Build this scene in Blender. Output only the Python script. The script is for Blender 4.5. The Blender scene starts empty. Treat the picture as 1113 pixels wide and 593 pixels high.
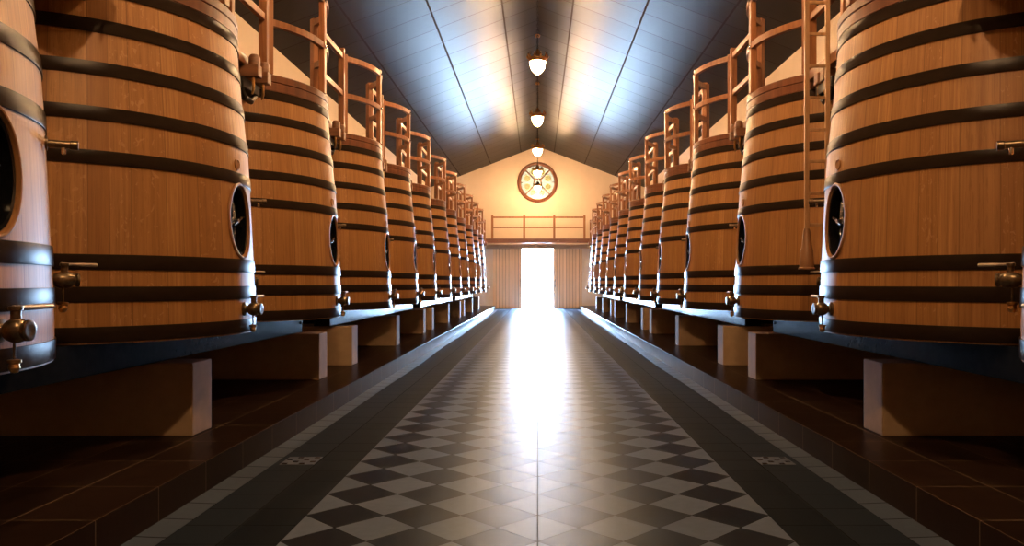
import bpy, bmesh, math, random
from mathutils import Vector, Matrix
random.seed(7)
C = bpy.context.scene
COL = C.collection
PI = math.pi
cos, sin = math.cos, math.sin

# ------------------------------------------------------------------ dimensions (metres, camera above the origin, +Y down the aisle)
CAM_Z = 1.318
END_Y = 39.6            # far gable wall
NEAR_Y = -7.0           # wall behind the camera
WALL_X = 5.54
EAVE_Z, RIDGE_Z = 6.28, 8.413
SLOPE = (RIDGE_Z - EAVE_Z) / WALL_X
PLAT_X, PLAT_Z = 2.084, 0.201
PLAT_END = 37.8
GUT_IN = 1.921
CHK_X = 1.3134
TILE = 0.2189           # half diagonal of a checker tile
TILE_Y0 = 4.775 - TILE
VAT_X = 3.4
BEAM_Z0, BEAM_Z1 = 0.735, 0.945
GROUPS = [5.66, 13.72, 21.62, 29.5]                    # centre of each stand of three vats
VAT_Y = [3.06, 5.627, 8.228, 11.15, 13.70, 16.235, 19.04, 21.59, 24.14, 26.96, 29.50, 32.06]
RAIL_R = 1.085
RIM_TOP = 3.36

# ------------------------------------------------------------------ node helpers
class NT:
    def __init__(s, name):
        s.mat = bpy.data.materials.new(name); s.mat.use_nodes = True
        s.t = s.mat.node_tree; s.t.nodes.clear()
        s.out = s.t.nodes.new('ShaderNodeOutputMaterial')
    def n(s, typ, **kw):
        nd = s.t.nodes.new(typ)
        for k, v in kw.items():
            setattr(nd, k, v)
        return nd
    def link(s, a, b): s.t.links.new(a, b)
    def put(s, sock, v):
        if isinstance(v, bpy.types.NodeSocket): s.link(v, sock)
        elif v is not None: sock.default_value = v
    def m(s, op, a, b=None, c=None, clamp=False):
        nd = s.n('ShaderNodeMath', operation=op, use_clamp=clamp)
        for i, v in enumerate((a, b, c)):
            if v is not None: s.put(nd.inputs[i], v)
        return nd.outputs[0]
    def xyz(s, vec):
        nd = s.n('ShaderNodeSeparateXYZ'); s.link(vec, nd.inputs[0]); return nd.outputs
    def comb(s, x, y, z):
        nd = s.n('ShaderNodeCombineXYZ')
        for i, v in enumerate((x, y, z)): s.put(nd.inputs[i], v)
        return nd.outputs[0]
    def mix(s, fac, a, b, blend='MIX'):
        nd = s.n('ShaderNodeMix', data_type='RGBA', blend_type=blend)
        s.put(nd.inputs['Factor'], fac)
        for k, v in (('A', a), ('B', b)):
            sock = [i for i in nd.inputs if i.name == k and i.type == 'RGBA'][0]
            s.put(sock, v)
        return [o for o in nd.outputs if o.type == 'RGBA'][0]
    def noise(s, vec, scale, detail=4, rough=0.55, out='Fac', dist=0.0):
        nd = s.n('ShaderNodeTexNoise')
        if vec is not None: s.link(vec, nd.inputs['Vector'])
        nd.inputs['Scale'].default_value = scale; nd.inputs['Detail'].default_value = detail
        nd.inputs['Roughness'].default_value = rough; nd.inputs['Distortion'].default_value = dist
        return nd.outputs[out]
    def white(s, vec):
        nd = s.n('ShaderNodeTexWhiteNoise', noise_dimensions='3D'); s.link(vec, nd.inputs['Vector']); return nd.outputs['Value']
    def ramp(s, fac, stops):
        nd = s.n('ShaderNodeValToRGB'); s.put(nd.inputs['Fac'], fac)
        el = nd.color_ramp.elements
        while len(el) < len(stops): el.new(0.5)
        for e, (p, c) in zip(el, stops):
            e.position = p; e.color = (*c, 1) if len(c) == 3 else c
        return nd.outputs['Color']
    def bump(s, h, strength=0.3, dist=0.01):
        nd = s.n('ShaderNodeBump'); s.put(nd.inputs['Height'], h)
        nd.inputs['Strength'].default_value = strength; nd.inputs['Distance'].default_value = dist
        return nd.outputs['Normal']
    def obj(s): return s.n('ShaderNodeTexCoord').outputs['Object']
    def geo(s): return s.n('ShaderNodeNewGeometry').outputs['Position']
    def rnd(s): return s.n('ShaderNodeObjectInfo').outputs['Random']
    def bsdf(s, color, rough=0.5, metal=0.0, normal=None, spec=0.5, coat=0.0, coat_rough=0.1, emis=None, estr=0.0, trans=None):
        p = s.n('ShaderNodeBsdfPrincipled')
        if isinstance(color, tuple): color = (*color[:3], 1)
        s.put(p.inputs['Base Color'], color); s.put(p.inputs['Roughness'], rough); s.put(p.inputs['Metallic'], metal)
        s.put(p.inputs['Specular IOR Level'], spec)
        if normal is not None: s.link(normal, p.inputs['Normal'])
        s.put(p.inputs['Coat Weight'], coat); s.put(p.inputs['Coat Roughness'], coat_rough)
        if emis is not None:
            s.put(p.inputs['Emission Color'], (*emis, 1)); s.put(p.inputs['Emission Strength'], estr)
        s.link(p.outputs[0], s.out.inputs['Surface'])
        return s.mat

def polished(t, color, rough, normal=None, ior=1.45, gain=1.0, haze=0.0, haze_rough=0.5, tint=(1, 1, 1)):
    """diffuse base under a polished clear surface (Beckmann lobe, Fresnel weighted)."""
    d = t.n('ShaderNodeBsdfDiffuse'); t.put(d.inputs['Color'], color)
    g = t.n('ShaderNodeBsdfGlossy', distribution='BECKMANN'); t.put(g.inputs['Roughness'], rough); g.inputs['Color'].default_value = (*tint, 1)
    f = t.n('ShaderNodeFresnel'); f.inputs['IOR'].default_value = ior
    if normal is not None:
        t.link(normal, d.inputs['Normal']); t.link(normal, g.inputs['Normal'])
    fac = t.m('MULTIPLY', f.outputs[0], gain)
    if haze:            # fine wear: part of the gloss is scattered wider
        g2 = t.n('ShaderNodeBsdfGlossy', distribution='GGX'); g2.inputs['Roughness'].default_value = haze_rough; g2.inputs['Color'].default_value = (1, 1, 1, 1)
        m2 = t.n('ShaderNodeMixShader'); m2.inputs[0].default_value = haze; t.link(g.outputs[0], m2.inputs[1]); t.link(g2.outputs[0], m2.inputs[2]); g = m2
    mx = t.n('ShaderNodeMixShader'); t.link(fac, mx.inputs[0]); t.link(d.outputs[0], mx.inputs[1]); t.link(g.outputs[0], mx.inputs[2])
    t.link(mx.outputs[0], t.out.inputs['Surface']); return t.mat

def simple(name, col, rough=0.5, metal=0.0, nscale=30, var=0.15, bump=0.0, spec=0.5):
    t = NT(name); o = t.obj(); f = t.noise(o, nscale)
    a = tuple(c * (1 - var) for c in col); b = tuple(min(1, c * (1 + var)) for c in col)
    c = t.ramp(f, [(0.3, a), (0.7, b)])
    return t.bsdf(c, rough, metal, t.bump(f, bump) if bump else None, spec)

# ------------------------------------------------------------------ materials
def mat_oak():
    t = NT('oak_staves'); o = t.obj(); x, y, z = t.xyz(o)
    ang = t.m('ARCTAN2', y, x)
    N = 50
    u = t.m('MULTIPLY', t.m('ADD', ang, PI), N / (2 * PI))
    w = t.noise(t.comb(t.m('MULTIPLY', t.m('FLOOR', u), 0.37), 0.0, 0.0), 3.1, 1)
    u2 = t.m('ADD', u, t.m('MULTIPLY', t.m('SINE', t.m('MULTIPLY', u, 2.1)), 0.22))
    cell = t.m('FLOOR', u2)
    seed = t.m('MULTIPLY', t.rnd(), 91.0)
    cv = t.comb(cell, seed, 3.0)
    r1 = t.white(cv)
    fr = t.m('FRACT', u2)
    edge = t.m('MINIMUM', fr, t.m('SUBTRACT', 1.0, fr))
    seam = t.m('LESS_THAN', edge, 0.022)
    # grain: stretched along the height
    gv = t.comb(t.m('MULTIPLY', u2, 1.0), t.m('ADD', t.m('MULTIPLY', cell, 7.3), seed), t.m('MULTIPLY', z, 1.0))
    g1 = t.noise(t.comb(t.m('MULTIPLY', u2, 9.0), t.m('ADD', t.m('MULTIPLY', cell, 7.3), seed), t.m('MULTIPLY', z, 0.9)), 1.0, 5, 0.6)
    g2 = t.noise(t.comb(t.m('MULTIPLY', u2, 26.0), seed, t.m('MULTIPLY', z, 6.0)), 1.0, 3, 0.6)
    fl = t.noise(t.comb(t.m('MULTIPLY', u2, 5.0), t.m('MULTIPLY', cell, 11.0), t.m('MULTIPLY', z, 17.0)), 1.0, 2, 0.5, dist=1.2)
    base = t.ramp(r1, [(0.0, (0.37, 0.168, 0.050)), (0.45, (0.43, 0.208, 0.068)), (0.8, (0.49, 0.248, 0.085)), (1.0, (0.39, 0.170, 0.051))])
    c = t.mix(t.m('MULTIPLY', t.m('SUBTRACT', g1, 0.35, clamp=True), 2.4, clamp=True), base, (0.27, 0.112, 0.036, 1))
    c = t.mix(t.m('MULTIPLY', t.m('GREATER_THAN', g2, 0.58), 0.34), c, (0.22, 0.088, 0.028, 1))
    flk = t.m('MULTIPLY', t.m('MULTIPLY', t.m('GREATER_THAN', fl, 0.64), t.m('GREATER_THAN', t.white(t.comb(cell, 5.0, seed)), 0.72)), 0.35)
    c = t.mix(flk, c, (0.60, 0.34, 0.16, 1))
    c = t.mix(t.m('MULTIPLY', seam, 0.4), c, (0.10, 0.04, 0.015, 1))
    hgt = t.m('SUBTRACT', t.m('MULTIPLY', g1, 0.4), t.m('MULTIPLY', seam, 1.0))
    return t.bsdf(c, 0.48, 0, t.bump(hgt, 0.25, 0.004), 0.4)

def mat_wood(name, a, b, d, rough=0.42, axis='z', scale=1.0, spec=0.5):
    t = NT(name); o = t.obj(); x, y, z = t.xyz(o)
    k = 26.0 * scale; l = 1.6 * scale
    sx = {'x': (l, k, k), 'y': (k, l, k), 'z': (k, k, l)}[axis]
    seed = t.m('MULTIPLY', t.rnd(), 37.0)
    v = t.comb(t.m('MULTIPLY_ADD', x, sx[0], seed), t.m('MULTIPLY', y, sx[1]), t.m('MULTIPLY', z, sx[2]))
    g = t.noise(v, 1.0, 5, 0.6)
    c = t.ramp(g, [(0.28, d), (0.5, a), (0.72, b)])
    r = t.m('MULTIPLY_ADD', t.rnd(), 0.35, 0.82)
    c = t.mix(1.0, c, t.comb(r, r, r), 'MULTIPLY')
    return t.bsdf(c, rough, 0, t.bump(g, 0.12, 0.003), spec)

OAK = mat_oak()
RAILW = mat_wood('varnished_rail_wood', (0.25, 0.094, 0.033), (0.34, 0.142, 0.053), (0.16, 0.054, 0.018), 0.42)
RIMW = mat_wood('red_brown_rim_wood', (0.155, 0.050, 0.020), (0.20, 0.070, 0.029), (0.10, 0.030, 0.012), 0.45, 'z', 0.6)
FRAMEW = mat_wood('manhole_frame_oak', (0.34, 0.155, 0.06), (0.42, 0.21, 0.09), (0.24, 0.10, 0.037), 0.42, 'z')
DECKW = mat_wood('walkway_deck_wood', (0.15, 0.06, 0.025), (0.20, 0.085, 0.035), (0.09, 0.035, 0.015), 0.55, 'y')
BLOCKW = mat_wood('dark_bracket_wood', (0.17, 0.068, 0.027), (0.24, 0.10, 0.042), (0.10, 0.038, 0.015), 0.5, 'x')
LADW = mat_wood('pale_ladder_wood', (0.42, 0.24, 0.12), (0.52, 0.32, 0.17), (0.30, 0.16, 0.075), 0.4, 'z')

def mat_hoop():
    t = NT('painted_steel_hoop'); o = t.obj(); x, y, z = t.xyz(o)
    ang = t.m('ARCTAN2', y, x)
    n = t.noise(t.comb(t.m('MULTIPLY', ang, 14.0), 0.0, t.m('MULTIPLY', z, 22.0)), 1.0, 4)
    c = t.ramp(n, [(0.25, (0.017, 0.010, 0.007)), (0.75, (0.026, 0.016, 0.011))])
    return polished(t, c, t.m('MULTIPLY_ADD', n, 0.06, 0.30), None, 1.5, 0.34)
HOOP = mat_hoop()
def mat_steel():
    t = NT('dark_painted_steel'); n = t.noise(t.obj(), 14.0, 3)
    c = t.ramp(n, [(0.3, (0.007, 0.008, 0.010)), (0.7, (0.012, 0.013, 0.016))])
    return t.bsdf(c, 0.24, 0.0, None, 0.03)
STEEL = mat_steel()
BLACK = simple('black_manhole_door', (0.006, 0.006, 0.007), 0.16, 0.0, 20, 0.2, 0, 0.6)
CHROME = simple('polished_chrome', (0.72, 0.70, 0.68), 0.14, 1.0, 60, 0.05)
LEVER = simple('satin_steel_lever', (0.55, 0.46, 0.38), 0.35, 0.35, 40, 0.1)
BRASS = simple('brass_fitting', (0.60, 0.36, 0.14), 0.28, 1.0, 40, 0.2)
BRONZE = simple('aged_bronze_valve', (0.21, 0.155, 0.10), 0.32, 0.9, 45, 0.35, 0.05)
IRON = simple('black_iron', (0.02, 0.016, 0.013), 0.45, 0.6, 30, 0.2)
CONC = simple('cream_painted_pier', (0.42, 0.29, 0.18), 0.7, 0.0, 9, 0.08, 0.03, 0.08)
PLASTER = simple('cream_plaster', (0.66, 0.52, 0.40), 0.75, 0.0, 2.5, 0.03, 0.02)
LANT = simple('gilt_lantern_metal', (0.40, 0.20, 0.07), 0.35, 0.9, 40, 0.3)

def mat_floor():
    t = NT('chequered_tile_floor'); P = t.geo(); x, y, z = t.xyz(P)
    w = TILE
    yy = t.m('SUBTRACT', y, TILE_Y0)
    s = t.m('DIVIDE', t.m('ADD', x, yy), 2 * w); q = t.m('DIVIDE', t.m('SUBTRACT', x, yy), 2 * w)
    rs, rq = t.m('ROUND', s), t.m('ROUND', q)
    par = t.m('MODULO', t.m('ABSOLUTE', t.m('ADD', rs, rq)), 2.0)       # 0 light, 1 dark
    ds = t.m('SUBTRACT', 0.5, t.m('ABSOLUTE', t.m('SUBTRACT', s, rs)))
    dq = t.m('SUBTRACT', 0.5, t.m('ABSOLUTE', t.m('SUBTRACT', q, rq)))
    g1 = t.m('LESS_THAN', t.m('MINIMUM', ds, dq), 0.0075)
    gc = t.m('LESS_THAN', t.m('ABSOLUTE', x), 0.003)
    grout = t.m('MAXIMUM', g1, gc)
    cellv = t.comb(rs, rq, 1.0)
    rv = t.white(cellv)
    n = t.noise(P, 16.0, 5, 0.65); n2 = t.noise(P, 70.0, 4, 0.7)
    light = t.ramp(t.m('MULTIPLY_ADD', n, 0.6, t.m('MULTIPLY', rv, 0.35)), [(0.2, (0.082, 0.108, 0.155)), (0.8, (0.125, 0.162, 0.23))])
    dark = t.ramp(t.m('MULTIPLY_ADD', n, 0.6, t.m('MULTIPLY', rv, 0.35)), [(0.2, (0.005, 0.008, 0.013)), (0.8, (0.012, 0.018, 0.027))])
    c = t.mix(par, light, dark)
    c = t.mix(grout, c, (0.02, 0.02, 0.02, 1))
    # border courses
    ax = t.m('ABSOLUTE', x)
    bs = t.m('DIVIDE', t.m('SUBTRACT', ax, CHK_X), 0.304)
    by = t.m('DIVIDE', y, 0.304)
    fb = t.m('FRACT', bs); fy = t.m('FRACT', t.m('ADD', by, 0.31))
    e1 = t.m('MINIMUM', fb, t.m('SUBTRACT', 1.0, fb)); e2 = t.m('MINIMUM', fy, t.m('SUBTRACT', 1.0, fy))
    gb = t.m('LESS_THAN', t.m('MINIMUM', e1, e2), 0.012)
    rb = t.white(t.comb(t.m('FLOOR', bs), t.m('FLOOR', t.m('ADD', by, 0.31)), 4.0))
    outer = t.m('GREATER_THAN', bs, 1.0)
    bd = t.mix(outer, (0.006, 0.009, 0.013, 1), (0.017, 0.023, 0.032, 1))
    bd = t.mix(t.m('MULTIPLY', rb, 0.5), bd, (0.014, 0.019, 0.027, 1))
    bd = t.mix(t.m('MULTIPLY', t.m('GREATER_THAN', n2, 0.68), 0.25), bd, (0.08, 0.08, 0.08, 1))
    bd = t.mix(gb, bd, (0.006, 0.006, 0.006, 1))
    isb = t.m('GREATER_THAN', ax, CHK_X)
    c = t.mix(isb, c, bd)
    gr = t.m('ADD', t.m('MULTIPLY', grout, t.m('SUBTRACT', 1.0, isb)), t.m('MULTIPLY', gb, isb))
    rough = t.m('MULTIPLY_ADD', n, 0.10, 0.355)
    rough = t.m('ADD', rough, t.m('MULTIPLY', isb, 0.10))
    rough = t.m('ADD', rough, t.m('MULTIPLY', gr, 0.3))
    gn = t.m('MULTIPLY', t.m('MULTIPLY_ADD', isb, -0.17, 0.36), t.m('MULTIPLY_ADD', gr, -0.75, 1.0))
    h = t.m('SUBTRACT', t.m('ADD', t.m('MULTIPLY', n2, 0.12), t.m('MULTIPLY', n, 0.25)), gr)
    return polished(t, c, rough, t.bump(h, 0.10, 0.003), 1.45, gn, 0.0, 0.46, (0.84, 0.93, 1.0))
FLOOR = mat_floor()

def mat_platform():
    t = NT('red_brown_platform_tile'); P = t.geo(); x, y, z = t.xyz(P)
    ax = t.m('ABSOLUTE', x)
    a = t.m('DIVIDE', t.m('SUBTRACT', ax, PLAT_X), 0.40); b = t.m('DIVIDE', y, 0.60)
    fa, fb = t.m('FRACT', a), t.m('FRACT', b)
    e1 = t.m('MULTIPLY', t.m('MINIMUM', fa, t.m('SUBTRACT', 1.0, fa)), 0.40); e2 = t.m('MULTIPLY', t.m('MINIMUM', fb, t.m('SUBTRACT', 1.0, fb)), 0.60)
    top = t.m('GREATER_THAN', z, PLAT_Z - 0.002)
    e1 = t.m('ADD', e1, t.m('MULTIPLY', t.m('SUBTRACT', 1.0, top), 9.0))
    g = t.m('LESS_THAN', t.m('MINIMUM', e1, e2), 0.004)
    r = t.white(t.comb(t.m('FLOOR', a), t.m('FLOOR', b), top))
    n = t.noise(P, 9.0, 4)
    c = t.ramp(t.m('MULTIPLY_ADD', n, 0.5, t.m('MULTIPLY', r, 0.5)), [(0.2, (0.013, 0.007, 0.0048)), (0.8, (0.024, 0.0128, 0.0085))])
    c = t.mix(g, c, (0.13, 0.085, 0.06, 1))
    return polished(t, c, t.m('MULTIPLY_ADD', n, 0.1, 0.26), t.bump(t.m('SUBTRACT', t.m('MULTIPLY', n, 0.2), g), 0.10, 0.003), 1.45, 0.32)
PLAT = mat_platform()

def mat_gutter():
    t = NT('pale_gutter_tile'); P = t.geo(); x, y, z = t.xyz(P)
    b = t.m('DIVIDE', y, 0.304); fb = t.m('FRACT', b)
    g = t.m('LESS_THAN', t.m('MINIMUM', fb, t.m('SUBTRACT', 1.0, fb)), 0.022)
    r = t.white(t.comb(t.m('FLOOR', b), t.m('SIGN', x), 0.0)); n = t.noise(P, 22.0, 4)
    c = t.ramp(t.m('MULTIPLY_ADD', n, 0.5, t.m('MULTIPLY', r, 0.5)), [(0.2, (0.042, 0.056, 0.080)), (0.8, (0.07, 0.09, 0.125))])
    c = t.mix(g, c, (0.03, 0.03, 0.03, 1))
    return polished(t, c, 0.36, t.bump(t.m('SUBTRACT', t.m('MULTIPLY', n, 0.3), g), 0.2, 0.003), 1.6, t.m('MULTIPLY_ADD', g, -0.36, 0.42))
GUT = mat_gutter()

def mat_ceiling():
    t = NT('varnished_ceiling_panels'); P = t.geo(); x, y, z = t.xyz(P)
    ax = t.m('ABSOLUTE', x)
    a = t.m('DIVIDE', t.m('SUBTRACT', ax, 0.859), 1.565); b = t.m('DIVIDE', t.m('SUBTRACT', y, 17.42), 1.072)
    fa, fb = t.m('FRACT', a), t.m('FRACT', b)
    e1 = t.m('MULTIPLY', t.m('MINIMUM', fa, t.m('SUBTRACT', 1.0, fa)), 1.565); e2 = t.m('MULTIPLY', t.m('MINIMUM', fb, t.m('SUBTRACT', 1.0, fb)), 1.072)
    s1 = t.m('LESS_THAN', e1, 0.020); s2 = t.m('LESS_THAN', e2, 0.013)
    s = t.m('MAXIMUM', s1, s2)
    r = t.white(t.comb(t.m('FLOOR', a), t.m('FLOOR', b), t.m('SIGN', x)))
    n = t.noise(t.comb(t.m('MULTIPLY', x, 3.0), t.m('MULTIPLY', y, 14.0), 0.0), 1.0, 4, 0.6)
    c = t.ramp(t.m('MULTIPLY_ADD', n, 0.5, t.m('MULTIPLY', r, 0.5)), [(0.2, (0.022, 0.019, 0.019)), (0.8, (0.032, 0.028, 0.028))])
    c = t.mix(s, c, (0.035, 0.025, 0.022, 1))
    rough = t.m('ADD', t.m('MULTIPLY_ADD', n, 0.05, 0.355), t.m('MULTIPLY', s, 0.4))
    return polished(t, c, rough, t.bump(t.m('SUBTRACT', 1.0, s), 0.10, 0.004), 1.45, t.m('MULTIPLY_ADD', s, -0.24, 0.30))
CEIL = mat_ceiling()

def mat_planks():
    t = NT('door_planks'); P = t.geo(); x, y, z = t.xyz(P)
    a = t.m('DIVIDE', x, 0.165); f = t.m('FRACT', a)
    s = t.m('LESS_THAN', t.m('MINIMUM', f, t.m('SUBTRACT', 1.0, f)), 0.05)
    r = t.white(t.comb(t.m('FLOOR', a), 1.0, 2.0))
    n = t.noise(t.comb(t.m('MULTIPLY', x, 22.0), 0.0, t.m('MULTIPLY', z, 1.2)), 1.0, 4)
    c = t.ramp(t.m('MULTIPLY_ADD', n, 0.6, t.m('MULTIPLY', r, 0.4)), [(0.2, (0.54, 0.33, 0.18)), (0.8, (0.74, 0.48, 0.28))])
    c = t.mix(s, c, (0.05, 0.028, 0.016, 1))
    return t.bsdf(c, 0.5, 0, t.bump(t.m('SUBTRACT', n, s), 0.3, 0.006), 0.4)
PLANK = mat_planks()

def mat_emit(name, col, s):
    t = NT(name); e = t.n('ShaderNodeEmission'); n = t.noise(t.obj(), 4.0, 1)
    c = t.ramp(n, [(0.0, tuple(v * 0.94 for v in col)), (1.0, col)])
    t.link(c, e.inputs['Color']); e.inputs['Strength'].default_value = s
    t.link(e.outputs[0], t.out.inputs['Surface']); return t.mat
def mat_globe():
    t = NT('lit_lantern_glass'); e = t.n('ShaderNodeEmission'); o = t.obj(); z = t.xyz(o)[2]
    n = t.noise(o, 6.0, 1)
    up = t.m('SMOOTH_MAX', t.m('MULTIPLY_ADD', z, 9.0, 1.35, clamp=True), 0.06, 0.05)   # clear glass band above, thick amber cup below
    c = t.mix(up, (1.0, 0.50, 0.18, 1), t.ramp(n, [(0.0, (1.0, 0.62, 0.31)), (1.0, (1.0, 0.64, 0.33))]))
    t.link(c, e.inputs['Color']); t.link(t.m('MULTIPLY', up, 1400.0), e.inputs['Strength'])
    t.link(e.outputs[0], t.out.inputs['Surface']); return t.mat
GLOBE = mat_globe()

def mat_glass(name, a, b):
    t = NT(name); n = t.noise(t.obj(), 9.0, 2)
    c = t.ramp(n, [(0.35, a), (0.65, b)])
    tr = t.n('ShaderNodeBsdfTranslucent'); t.link(c, tr.inputs['Color'])
    g = t.n('ShaderNodeBsdfGlossy'); g.inputs['Roughness'].default_value = 0.2
    mx = t.n('ShaderNodeMixShader'); mx.inputs[0].default_value = 0.05
    t.link(tr.outputs[0], mx.inputs[1]); t.link(g.outputs[0], mx.inputs[2]); t.link(mx.outputs[0], t.out.inputs['Surface'])
    return t.mat
def mat_rose():
    t = NT('stained_glass'); o = t.obj(); x, y, z = t.xyz(o)
    rr = t.m('SQRT', t.m('ADD', t.m('MULTIPLY', x, x), t.m('MULTIPLY', z, z)))
    an = t.m('ARCTAN2', z, x)
    k = t.m('DIVIDE', t.m('ADD', an, PI), PI / 4)
    af = t.m('MULTIPLY', t.m('SUBTRACT', t.m('FRACT', k), 0.5), PI / 4)
    px = t.m('SUBTRACT', t.m('MULTIPLY', rr, t.m('COSINE', af)), 0.58); py = t.m('MULTIPLY', rr, t.m('SINE', af))
    d = t.m('SQRT', t.m('ADD', t.m('MULTIPLY', px, px), t.m('MULTIPLY', py, py)))
    pet = t.m('MULTIPLY_ADD', t.m('COSINE', t.m('MULTIPLY', t.m('ARCTAN2', py, px), 6.0)), 0.022, 0.14)
    ros = t.m('MULTIPLY', t.m('LESS_THAN', d, pet), t.m('GREATER_THAN', d, 0.03))
    n = t.noise(o, 8.0, 2)
    base = t.ramp(n, [(0.3, (0.021, 0.0125, 0.0050)), (0.7, (0.025, 0.0155, 0.007))])
    c = t.mix(ros, base, (0.0165, 0.0070, 0.0008, 1))
    em = t.n('ShaderNodeBsdfTranslucent'); t.link(t.mix(1.0, c, (0.42, 0.42, 0.42, 1), 'MULTIPLY'), em.inputs['Color'])
    g = t.n('ShaderNodeBsdfGlossy'); g.inputs['Roughness'].default_value = 0.25
    mx = t.n('ShaderNodeMixShader'); mx.inputs[0].default_value = 0.04
    t.link(em.outputs[0], mx.inputs[1]); t.link(g.outputs[0], mx.inputs[2]); t.link(mx.outputs[0], t.out.inputs['Surface'])
    return t.mat
PANE_C = mat_rose()
GROUND = simple('pale_yard_gravel', (0.45, 0.43, 0.40), 0.9, 0, 6, 0.1)

# ------------------------------------------------------------------ mesh helpers
def mesh_obj(name, bm, mat, parent=None, smooth=False, loc=(0, 0, 0), recalc=True):
    if recalc: bmesh.ops.recalc_face_normals(bm, faces=bm.faces[:])
    me = bpy.data.meshes.new(name); bm.to_mesh(me); bm.free()
    me.materials.append(mat)
    if smooth:
        me.polygons.foreach_set('use_smooth', [True] * len(me.polygons))
        me.set_sharp_from_angle(angle=math.radians(35))
    o = bpy.data.objects.new(name, me); COL.objects.link(o)
    o.location = loc
    if parent is not None: o.parent = parent
    return o
def tag(o, label=None, cat=None, group=None, kind=None):
    if label: o['label'] = label
    if cat: o['category'] = cat
    if group: o['group'] = group
    if kind: o['kind'] = kind
    return o
def empty(name, loc=(0, 0, 0)):
    o = bpy.data.objects.new(name, None); COL.objects.link(o); o.location = loc; o.empty_display_size = 0.1
    return o
def box(bm, x0, x1, y0, y1, z0, z1, bev=0.0, mat=None):
    t = bmesh.new()
    vs = [t.verts.new(p) for p in ((x0, y0, z0), (x1, y0, z0), (x1, y1, z0), (x0, y1, z0), (x0, y0, z1), (x1, y0, z1), (x1, y1, z1), (x0, y1, z1))]
    for f in ((0, 3, 2, 1), (4, 5, 6, 7), (0, 1, 5, 4), (1, 2, 6, 5), (2, 3, 7, 6), (3, 0, 4, 7)): t.faces.new([vs[i] for i in f])
    if bev > 0: bmesh.ops.bevel(t, geom=t.edges[:], offset=bev, segments=2, profile=0.7, affect='EDGES')
    if mat is not None: bmesh.ops.transform(t, matrix=mat, verts=t.verts[:])
    merge(bm, t)
def merge(bm, t):
    bmesh.ops.recalc_face_normals(t, faces=t.faces[:])
    me = bpy.data.meshes.new('tmp'); t.to_mesh(me); t.free(); bm.from_mesh(me); bpy.data.meshes.remove(me)
def lathe(bm, prof, seg=32, axis=None, origin=(0, 0, 0), close=False):
    """prof: list of (r, h) turned about `axis` (default Z) at origin."""
    t = bmesh.new(); rings = []
    for r, h in prof:
        if r < 1e-6: rings.append([t.verts.new((0, 0, h))])
        else: rings.append([t.verts.new((r * cos(2 * PI * k / seg), r * sin(2 * PI * k / seg), h)) for k in range(seg)])
    pairs = list(zip(rings[:-1], rings[1:]))
    if close: pairs.append((rings[-1], rings[0]))
    for a, b in pairs:
        for k in range(seg):
            k2 = (k + 1) % seg
            if len(a) == 1 and len(b) == 1: continue
            if len(a) == 1: t.faces.new((a[0], b[k], b[k2]))
            elif len(b) == 1: t.faces.new((a[k], a[k2], b[0]))
            else: t.faces.new((a[k], a[k2], b[k2], b[k]))
    if not close:
        for rg in (rings[0], rings[-1]):
            if len(rg) > 1: t.faces.new(rg)
    M = Matrix.Translation(Vector(origin))
    if axis is not None: M = M @ Vector(axis).normalized().to_track_quat('Z', 'Y').to_matrix().to_4x4()
    bmesh.ops.transform(t, matrix=M, verts=t.verts[:]); merge(bm, t)
def tube(bm, pts, r, seg=10):
    pts = [Vector(p) for p in pts]; t = bmesh.new(); rings = []
    for i, p in enumerate(pts):
        d = (pts[min(i + 1, len(pts) - 1)] - pts[max(i - 1, 0)]).normalized()
        q = d.to_track_quat('Z', 'Y')
        rr = r[i] if isinstance(r, (list, tuple)) else r
        rings.append([t.verts.new(p + q @ Vector((rr * cos(2 * PI * k / seg), rr * sin(2 * PI * k / seg), 0))) for k in range(seg)])
    for a, b in zip(rings[:-1], rings[1:]):
        for k in range(seg): t.faces.new((a[k], a[(k + 1) % seg], b[(k + 1) % seg], b[k]))
    t.faces.new(rings[0]); t.faces.new(rings[-1]); merge(bm, t)
def arc_bar(bm, r0, r1, z0, z1, a0, a1, f, n=18):
    """a curved rail: sector a0..a1 (degrees from the aisle-facing front, + away from the camera)."""
    t = bmesh.new(); rings = []
    for i in range(n + 1):
        a = math.radians(a0 + (a1 - a0) * i / n)
        c, s = f * cos(a), sin(a)
        rings.append([t.verts.new((r * c, r * s, z)) for r, z in ((r0, z0), (r1, z0), (r1, z1), (r0, z1))])
    for a, b in zip(rings[:-1], rings[1:]):
        for k in range(4): t.faces.new((a[k], a[(k + 1) % 4], b[(k + 1) % 4], b[k]))
    t.faces.new(rings[0]); t.faces.new(rings[-1])
    bmesh.ops.bevel(t, geom=[e for e in t.edges if len(e.link_faces) == 2 and e.calc_face_angle(0) > 0.8], offset=0.006, segments=2, profile=0.7, affect='EDGES')
    merge(bm, t)
def copy_tree(o, parent=None):
    c = o.copy(); COL.objects.link(c)
    if parent is not None: c.parent = parent
    for ch in list(o.children): copy_tree(ch, c)
    return c

# ------------------------------------------------------------------ room shell
def struct(name, bm, mat, **k):
    return tag(mesh_obj(name, bm, mat, **k), kind='structure')

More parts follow.
